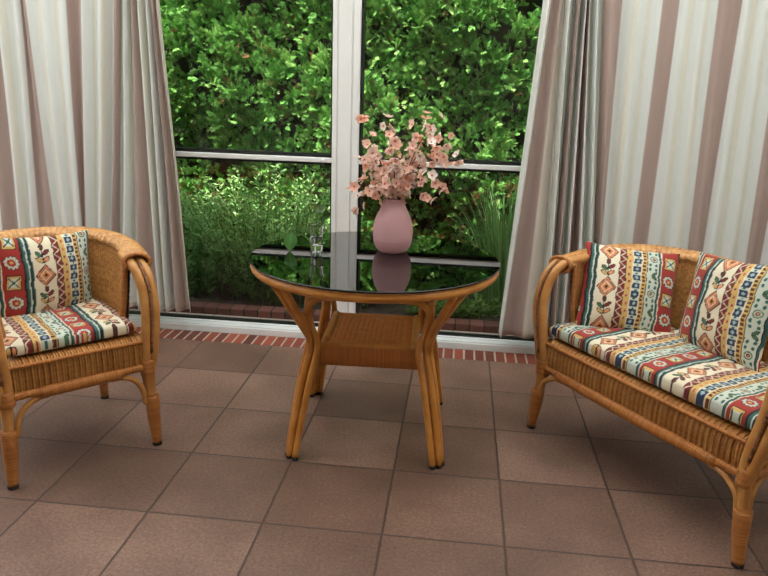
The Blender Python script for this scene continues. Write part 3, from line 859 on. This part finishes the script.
# window front: windows 1 and 2 meet at the white post
def window(name, x0, x1, bars=True):
    w = struct(empty(name, (0, 0, 0)))
    g = MB(); y = 1.006
    if bars:
        g.box((x0, y, .046), (x1, y+.045, .061)); g.box((x0, y-.004, .990), (x1, y+.04, 1.0045)); g.box((x0, y-.004, 1.0305), (x1, y+.04, 1.049))
        g.box((x0, y, .074), (x0+.012, y+.045, ZC-.06)); g.box((x1-.012, y, .074), (x1, y+.045, ZC-.06))
        g.build('gasket', M['gasket'], w, smooth=False)
        c = MB(); c.box((x0, .975, 1.005), (x1, y+.03, 1.030)); c.build('crossbar', M['pvc'], w, smooth=False, bevel=.004)
    p = MB(); p.box((x0+.004, y+.018, .06), (x1-.004, y+.023, ZC-.06)); p.build('pane', M['pane'], w, smooth=False)
    return w
w1 = window('window_1', -2.29, .690); w2 = window('window_2', .836, 3.69)
k = MB(); k.lathe([(0, 0), (.011, 0), (.0135, .004), (.0125, .012), (.0, .016)], 20); ko = k.build('handle_cover', M['pole_white'], w1)
ko.location = (.643, .976, 1.017); ko.rotation_euler = (PI/2, 0, 0)
mb = MB()
mb.box((.690, .975, .05), (.836, 1.06, ZC)); 
for x0, x1, y in ((.694, .716, .970), (.724, .792, .966), (.800, .832, .970)): mb.box((x0, y, .05), (x1, .99, ZC))
k = MB()
struct(mb.build('trim_2', M['pvc'], None, smooth=False, bevel=.0025))
mb = MB(); mb.box((.836, .984, .05), (.8475, 1.05, ZC)); mb.box((.684, 1.0, .05), (.690, 1.05, ZC)); struct(mb.build('trim_3', M['gasket'], None, smooth=False))
mb = MB()
mb.box((XL, .936, .0), (XR, 1.06, .040)); mb.box((XL, .944, .040), (XR, 1.03, .048)); mb.box((XL, .985, .046), (XR, 1.02, .054))
struct(mb.build('trim_4', M['alu'], None, smooth=False, bevel=.004))
mb = MB(); mb.box((XL, .95, ZC-.09), (XR, 1.06, ZC)); struct(mb.build('trim_5', M['pvc'], None, smooth=False))

# ------------------------------------------------------------------ curtains
MAU, CRE = .085, .175
def curtain(name, xb, types, label, edge, seed, zlo, zhi=2.50, hem=None):
    """xb: list of (x at z=1.29, x at z=.76) stripe borders; types: 'm' or 'c' for each interval."""
    r = np.random.default_rng(seed)
    xb = np.array(xb, float)
    dx = np.maximum(np.abs(np.diff(xb[:, 0])), np.abs(np.diff(xb[:, 1])))
    width = np.clip(np.array([MAU if t == 'm' else (CRE if t == 'c' else .06) for t in types]), dx*1.03, dx*2.6)
    s = np.concatenate([[0], np.cumsum(width)])
    n = int(s[-1]/.0045); ss = np.linspace(0, s[-1], n)
    m = 70; z = np.linspace(zlo, zhi, m)
    xt = np.interp(ss, s, xb[:, 0]); xl = np.interp(ss, s, xb[:, 1])
    # smooth the mapping a little so that folds are soft
    kk = np.hanning(15); kk /= kk.sum()
    def sm(v): return np.convolve(np.pad(v, 7, mode='edge'), kk, 'valid')
    xt, xl = sm(xt), sm(xl)
    f = (z-.76)/(1.29-.76)
    X = xl[:, None]*(1-f)[None]+xt[:, None]*f[None]
    comp = np.clip(np.gradient((xt+xl)/2, ss), .12, 1)
    amp = .007+.042*np.clip(np.sqrt(1/comp**2-1)/2.4, 0, 1); amp = sm(amp)
    lam = .105
    ph = 2*PI*ss/lam+.9*np.sin(ss*3.1+r.uniform(0, 6))+.6*np.sin(ss*7.7+r.uniform(0, 6))
    Y = amp[:, None]*np.sin(ph[:, None]+.5*np.sin(z*1.7+r.uniform(0, 6))[None]+.25*np.sin(z*4+1)[None])
    Y += .012*np.sin(ss*9+2)[:, None]*np.cos(z*2.3+ss[:, None]*2)
    Y = .838+np.clip(Y, -.068, .068)
    Zg = np.broadcast_to(z[None], X.shape).copy()
    if hem is not None: Zg = zlo+(Zg-zlo)+ (hem(X)*np.clip(1-(Zg-zlo)/.5, 0, 1))
    col = np.zeros((n, 3)); idx = np.clip(np.searchsorted(s, ss, 'right')-1, 0, len(types)-1)
    cm, cc, c2 = lin((197, 175, 166)), lin((242, 244, 241)), lin((224, 215, 203))
    for i, t in enumerate(types): col[idx == i] = {'m': cm, 'c': cc, 't': c2}[t]
    loc = (ss-s[idx])
    # narrow woven satin lines inside the cream stripes
    for i, t in enumerate(types):
        if t == 'c':
            w = width[i]; mk = (idx == i) & ((np.abs(loc-w*.33) < w*.09) | (np.abs(loc-w*.72) < w*.07)); col[mk] = lin((240, 238, 228))
    C = np.broadcast_to(col[:, None], (n, m, 3))
    mb = MB(); mb.grid(np.stack([X, Y, Zg], -1), np.stack(np.broadcast_arrays(ss[:, None], z[None]), -1), C)
    o = mb.build(name, M['curtain'], None, col=True)
    so = o.modifiers.new('Solidify', 'SOLIDIFY'); so.thickness = .0012
    return tag(o, label, 'curtain', 'striped floor-length curtains')
L = [(-2.25, -2.25), (-2.16, -2.17), (-1.97, -1.99), (-1.89, -1.92), (-1.62, -1.66), (-1.54, -1.58), (-1.34, -1.39), (-1.27, -1.31), (-1.135, -1.150), (-1.065, -1.064), (-.922, -.939), (-.866, -.851), (-.669, -.681), (-.602, -.640), (-.463, -.513), (-.414, -.467), (-.337, -.358), (-.277, -.267), (-.200, -.195), (-.168, -.146), (-.138, -.106)]
curtain('curtain', L, 'cmcmcmcmcmcmcmcmcmcmt'[1:], 'pink and cream striped curtain hanging behind the single armchair', 1, 1, .155)
Rr = [(1.698, 1.674), (1.726, 1.692), (1.793, 1.780), (1.839, 1.85), (1.883, 1.895), (1.911, 1.924), (1.938, 1.955), (1.966, 2.000), (2.041, 2.085), (2.105, 2.121), (2.268, 2.275), (2.351, 2.357), (2.538, 2.554), (2.626, 2.628), (2.816, 2.837), (2.903, 2.912), (3.09, 3.10), (3.17, 3.18), (3.36, 3.37), (3.45, 3.46), (3.65, 3.65)]
curtain('curtain', Rr, 'cmtcmcmcmcmcmcmcmcmc'[:len(Rr)-1], 'pink and cream striped curtain hanging behind the two-seat sofa', 0, 2, .135)

# ------------------------------------------------------------------ garden
mb = MB(); mb.box((-4, 1.06, -.12), (6, 1.262, -.004))
struct(mb.build('path', brick_mat('pale_pavers', .30, .2, (192, 170, 158), (208, 188, 174), (140, 124, 114), .008, 'X', .1), None, smooth=False))
mb = MB(); mb.box((-4, 1.262, -.1), (6, 1.365, .042))
eo = struct(mb.build('kerb', brick_mat('edging_bricks', .088, .1, (104, 60, 52), (138, 84, 74), (60, 46, 40), .009, 'X', 0), None, smooth=False, bevel=.008))
nx, ny = 160, 90
gx = np.linspace(-5, 7, nx)[:, None]; gy = np.linspace(1.36, 6, ny)[None, :]
P = np.zeros((nx, ny, 3)); P[..., 0] = gx; P[..., 1] = gy; P[..., 2] = .01+.03*np.sin(gx*3)*np.sin(gy*4)+RNG.normal(0, .008, (nx, ny))
mb = MB(); mb.grid(P); struct(mb.build('ground', noise_mat('garden_soil', (40, 32, 24), (72, 58, 44), 18, .95, .6, 90), None))

def instanced(tv, tf, pos, X, Y, Z, scale):
    """Copies of a little template (verts tv, quads tf) with axes X, Y, Z per copy."""
    n = len(pos); k = len(tv)
    V = (tv[None, :, 0, None]*X[:, None]+tv[None, :, 1, None]*Y[:, None]+tv[None, :, 2, None]*Z[:, None])*scale[:, None, None]+pos[:, None]
    F = (tf[None]+(np.arange(n)*k)[:, None, None]).reshape(-1, tf.shape[1])
    return V.reshape(-1, 3), F
def unit(v): return v/(np.linalg.norm(v, axis=-1, keepdims=True)+1e-9)

# thuja spray: a flat curled fan of scaly branchlets
tv, tf = [], []
def lobe(b, d, L, W, z0, z1):
    d = np.array(d, float); d /= np.linalg.norm(d); p = np.array([-d[1], d[0]]); b = np.array(b)
    i = len(tv)
    for q, z in ((b, z0), (b+d*L*.45+p*W, (z0+z1)/2+.03), (b+d*L, z1), (b+d*L*.45-p*W, (z0+z1)/2+.03)): tv.append((q[0], q[1], z))
    tf.append((i, i+1, i+2, i+3))
lobe((0, 0), (1, 0), .55, .05, 0, .06); lobe((.45, 0), (1, .05), .6, .06, .05, -.08)
for k, x in enumerate((.12, .26, .40, .54, .68, .82)):
    for s in (-1, 1):
        L_ = .50-.055*k; lobe((x, 0), (.75, s*(.78-.06*k)), L_, .052, .03, .03-.22*L_+.08*math.sin(k*2+s))
tv = np.array(tv, float); tf = np.array(tf)
def hedge():
    root = empty('thuja_hedge', (.8, 2.6, 0)); tag(root, 'tall dense green conifer hedge beyond the window glass', 'hedge')
    r = np.random.default_rng(21)
    x0, x1 = -3.4, 4.6
    def face(x, z):
        return 2.50-.10*np.sin(x*3.3+.6)*np.cos(z*1.1+.5)-.07*np.sin(x*7.1+z*2.3)-.06*np.sin(z*6+x*2)-.12*np.clip(z-.3, 0, 1)
    nt_ = 4700
    cx = r.uniform(x0, x1, nt_); cz = .08+2.8*r.random(nt_)**.95
    ty = face(cx, cz)-r.uniform(-.05, .07, nt_)
    per = 17
    ix = np.repeat(np.arange(nt_), per)
    tdir = unit(np.column_stack([r.normal(0, .45, nt_), -np.ones(nt_), r.uniform(.2, 1.1, nt_)]))[ix]
    n = len(ix)
    d = unit(tdir+r.normal(0, .52, (n, 3)))
    pos = np.column_stack([cx[ix], ty[ix], cz[ix]])+d*r.uniform(.0, .07, (n, 1))+r.normal(0, .018, (n, 3))
    side = unit(np.cross(d, r.normal(0, 1, (n, 3)))); nn = np.cross(d, side)
    sc = r.uniform(.045, .085, n)
    V, F = instanced(tv, tf, pos, d, side, nn, sc)
    tt = r.uniform(0, 1, nt_)[ix]*.6+r.uniform(0, 1, n)*.4
    ca, cb_, cc = lin((70, 120, 54)), lin((114, 168, 80)), lin((168, 202, 118))
    c = np.where(tt[:, None] < .5, ca+(cb_-ca)*(tt[:, None]*2), cb_+(cc-cb_)*(tt[:, None]*2-1))
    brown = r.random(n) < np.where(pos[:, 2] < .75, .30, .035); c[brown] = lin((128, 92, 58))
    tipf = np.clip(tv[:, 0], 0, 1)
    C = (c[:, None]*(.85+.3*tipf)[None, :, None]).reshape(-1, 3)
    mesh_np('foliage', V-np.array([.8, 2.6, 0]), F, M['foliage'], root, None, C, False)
    # dark woody inside
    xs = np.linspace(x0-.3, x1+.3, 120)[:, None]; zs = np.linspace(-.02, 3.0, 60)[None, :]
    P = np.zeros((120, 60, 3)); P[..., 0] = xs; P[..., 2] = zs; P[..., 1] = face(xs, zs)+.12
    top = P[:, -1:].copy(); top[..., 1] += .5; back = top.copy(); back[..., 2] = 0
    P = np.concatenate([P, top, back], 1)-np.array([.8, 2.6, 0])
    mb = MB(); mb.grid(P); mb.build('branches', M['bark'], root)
    # bare stems low down
    mb = MB()
    for k in range(60):
        x = r.uniform(x0, x1); y = face(x, .3)-r.uniform(-.02, .10); h = r.uniform(.3, .7)
        mb.tube([(x-.8, y-2.6, 0), (x-.8+r.normal(0, .04), y-2.6, h*.5), (x-.8+r.normal(0, .10), y-2.6-.06, h)], [.014, .009, .004], 6, smooth=4)
    mb.build('stems', M['twig'], root)
hedge()

def leafy(name, label, cat, cx, cy, rx, ry, hts, nst, nlf, cols, leafL, leafW, seed, lean=.35, mat='softleaf', hfun=None):
    r = np.random.default_rng(seed); root = empty(name, (cx, cy, 0)); tag(root, label, cat)
    t4 = np.array([(0, 0, 0), (.35, .5, .10), (.75, .32, .06), (1, 0, -.1), (.75, -.32, .06), (.35, -.5, .10)], float); f4 = np.array([(0, 1, 2, 5), (5, 2, 3, 4)])
    f4 = np.array([(0, 1, 2, 3), (0, 3, 4, 5)])
    mb = MB(); pos = []; d_ = []; sc = []; cc = []
    for k in range(nst):
        a = r.uniform(0, 2*PI); q = math.sqrt(r.random()); bx, by = rx*q*math.cos(a), ry*q*math.sin(a)
        h = r.uniform(*hts)*(1-.35*q*q)
        if hfun: h *= hfun(bx)
        tipx = bx+lean*h*(bx/rx)*.6+r.normal(0, .05); tipy = by+lean*h*(by/ry)*.4+r.normal(0, .04)-.03
        path = catmull(np.array([(bx, by, 0), (bx*.9+tipx*.1, by, h*.5), (tipx, tipy, h)]), 8)
        mb.tube(path, [.003, .0015], 5, smooth=0)
        tone = r.random()
        for i in range(nlf):
            t = .18+.82*i/nlf+r.uniform(0, .02); p = path[min(len(path)-1, int(t*(len(path)-1)))]; p2 = path[min(len(path)-1, int(t*(len(path)-1))+1)]
            w = t*(len(path)-1)-int(t*(len(path)-1)); p = p*(1-w)+p2*w
            an = i*2.4+r.uniform(-.3, .3); dd = np.array([math.cos(an), math.sin(an), r.uniform(.0, .9)])
            pos.append(p); d_.append(dd); sc.append(leafL*r.uniform(.65, 1.15)*(1.15-.5*t)); cc.append(np.clip(tone*.6+.4*r.random(), 0, 1))
    pos = np.array(pos); d_ = unit(np.array(d_)); n = len(pos); side = unit(np.cross(d_, np.array([0, 0, 1.])+r.normal(0, .3, (n, 3)))); nn = np.cross(d_, side)
    tvv = t4.copy(); tvv[:, 1] *= leafW/leafL*2
    V, F = instanced(tvv, f4, pos, d_, side, nn, np.array(sc))
    c0, c1 = lin(cols[0]), lin(cols[1]); C = np.repeat(c0+(c1-c0)*np.array(cc)[:, None], len(tvv), 0)
    mesh_np('foliage', V, F, M[mat], root, None, C, False)
    mb.build('stems', M['stalk'], root)
    return root
leafy('leafy_shrub', 'bushy light-green leafy shrub growing before the hedge, seen through the left pane', 'shrub', .10, 1.88, .56, .30, (.62, .95), 170, 34, ((124, 174, 98), (186, 220, 146)), .066, .0135, 31, lean=.45)
leafy('leafy_shrub', 'low dark leafy shrub filling the bed under the tabletop edge', 'shrub', .40, 1.60, .50, .16, (.22, .44), 90, 26, ((60, 88, 44), (110, 142, 74)), .036, .010, 33, lean=.5)
leafy('groundcover_plant', 'low broad-leaved green plants on the soil behind the brick edging at right', 'plant', 1.42, 1.50, .30, .10, (.08, .20), 60, 16, ((96, 136, 62), (150, 180, 96)), .055, .011, 35, lean=1.2)
leafy('groundcover_plant', 'small rounded-leaf green plant at the foot of the left curtain outside', 'plant', -.42, 1.58, .20, .14, (.20, .62), 60, 18, ((84, 132, 66), (136, 180, 104)), .06, .020, 36, lean=.5)

def grass(name, label, cx, cy, rad, n, h, cols, seed):
    r = np.random.default_rng(seed); root = empty(name, (cx, cy, 0)); tag(root, label, 'ornamental grass')
    K = 9; V = []; F = []; C = []
    c0, c1 = lin(cols[0]), lin(cols[1])
    for k in range(n):
        a = r.uniform(0, 2*PI); q = math.sqrt(r.random())*rad; b = np.array([q*math.cos(a), q*math.sin(a)*.6, 0]); hh = r.uniform(*h)
        out = np.array([math.cos(a), math.sin(a)*.7, 0])*r.uniform(.03, .30)+r.normal(0, .03, 3)*[1, 1, 0]
        t = np.linspace(0, 1, K)[:, None]; p = b+out*t**2*1.1+np.array([0, 0, hh])*(t-.28*t**3*np.linalg.norm(out)*2.4)
        w = .0065*(1-t**2)+.0006; sd = np.array([math.cos(a+1.4), math.sin(a+1.4), 0]); i = len(V)*2*K
        V.append(np.concatenate([p-sd*w, p+sd*w])); j = np.arange(K-1)+i; F.append(np.stack([j, j+1, j+1+K, j+K], -1))
        C.append(np.broadcast_to(c0+(c1-c0)*r.random(), (2*K, 3)))
    mesh_np('blades', np.vstack(V), np.vstack(F), M['softleaf'], root, None, np.vstack(C), True)
grass('ornamental_grass', 'tall arching green grass clump beside the right curtain edge outside', 1.72, 1.72, .17, 330, (.45, .92), ((96, 146, 76), (160, 198, 124)), 41)

# ------------------------------------------------------------------ light, camera, view
w = bpy.data.worlds.new('World'); SC.world = w; w.use_nodes = True
nt = w.node_tree; bg = nt.nodes['Background']
tc = N(nt, 'ShaderNodeTexCoord'); sp = N(nt, 'ShaderNodeSeparateXYZ'); nt.links.new(tc.outputs['Generated'], sp.inputs[0])
rr = nt.nodes.new('ShaderNodeValToRGB'); nt.links.new(sp.outputs['Z'], rr.inputs[0])
rr.color_ramp.elements[0].position = 0; rr.color_ramp.elements[0].color = (.62, .66, .66, 1)
rr.color_ramp.elements[1].position = .55; rr.color_ramp.elements[1].color = (.92, .97, 1.0, 1)
nt.links.new(rr.outputs[0], bg.inputs['Color']); bg.inputs['Strength'].default_value = 1.0
sun = bpy.data.lights.new('sun', 'SUN'); sun.energy = 9.5; sun.angle = math.radians(2); sun.color = (1, .96, .88)
so_ = bpy.data.objects.new('sun', sun); COL.objects.link(so_)
so_.rotation_euler = Vector((.26, .42, -1.0)).to_track_quat('-Z', 'Y').to_euler()

cam = bpy.data.cameras.new('camera'); cam.sensor_width = 36; cam.sensor_fit = 'HORIZONTAL'; cam.lens = 693.527/768*36
cam.clip_start = .05
co_ = bpy.data.objects.new('camera', cam); COL.objects.link(co_)
yaw, pitch, roll = .1034, .2833, .0326
cy, sy, cp, sp_, cr, sr = math.cos(yaw), math.sin(yaw), math.cos(pitch), math.sin(pitch), math.cos(roll), math.sin(roll)
f = Vector((-sy*cp, cy*cp, -sp_)); r0 = Vector((cy, sy, 0)); u0 = r0.cross(f)
r_, u_ = cr*r0+sr*u0, -sr*r0+cr*u0
co_.matrix_world = Matrix(((r_.x, u_.x, -f.x, 1.3832), (r_.y, u_.y, -f.y, -2.7506), (r_.z, u_.z, -f.z, 1.4128), (0, 0, 0, 1)))
SC.camera = co_
vs_ = SC.view_settings
vs_.view_transform = 'Standard'; vs_.look = 'None'; vs_.exposure = 0.80; vs_.gamma = 1.0; vs_.use_curve_mapping = False
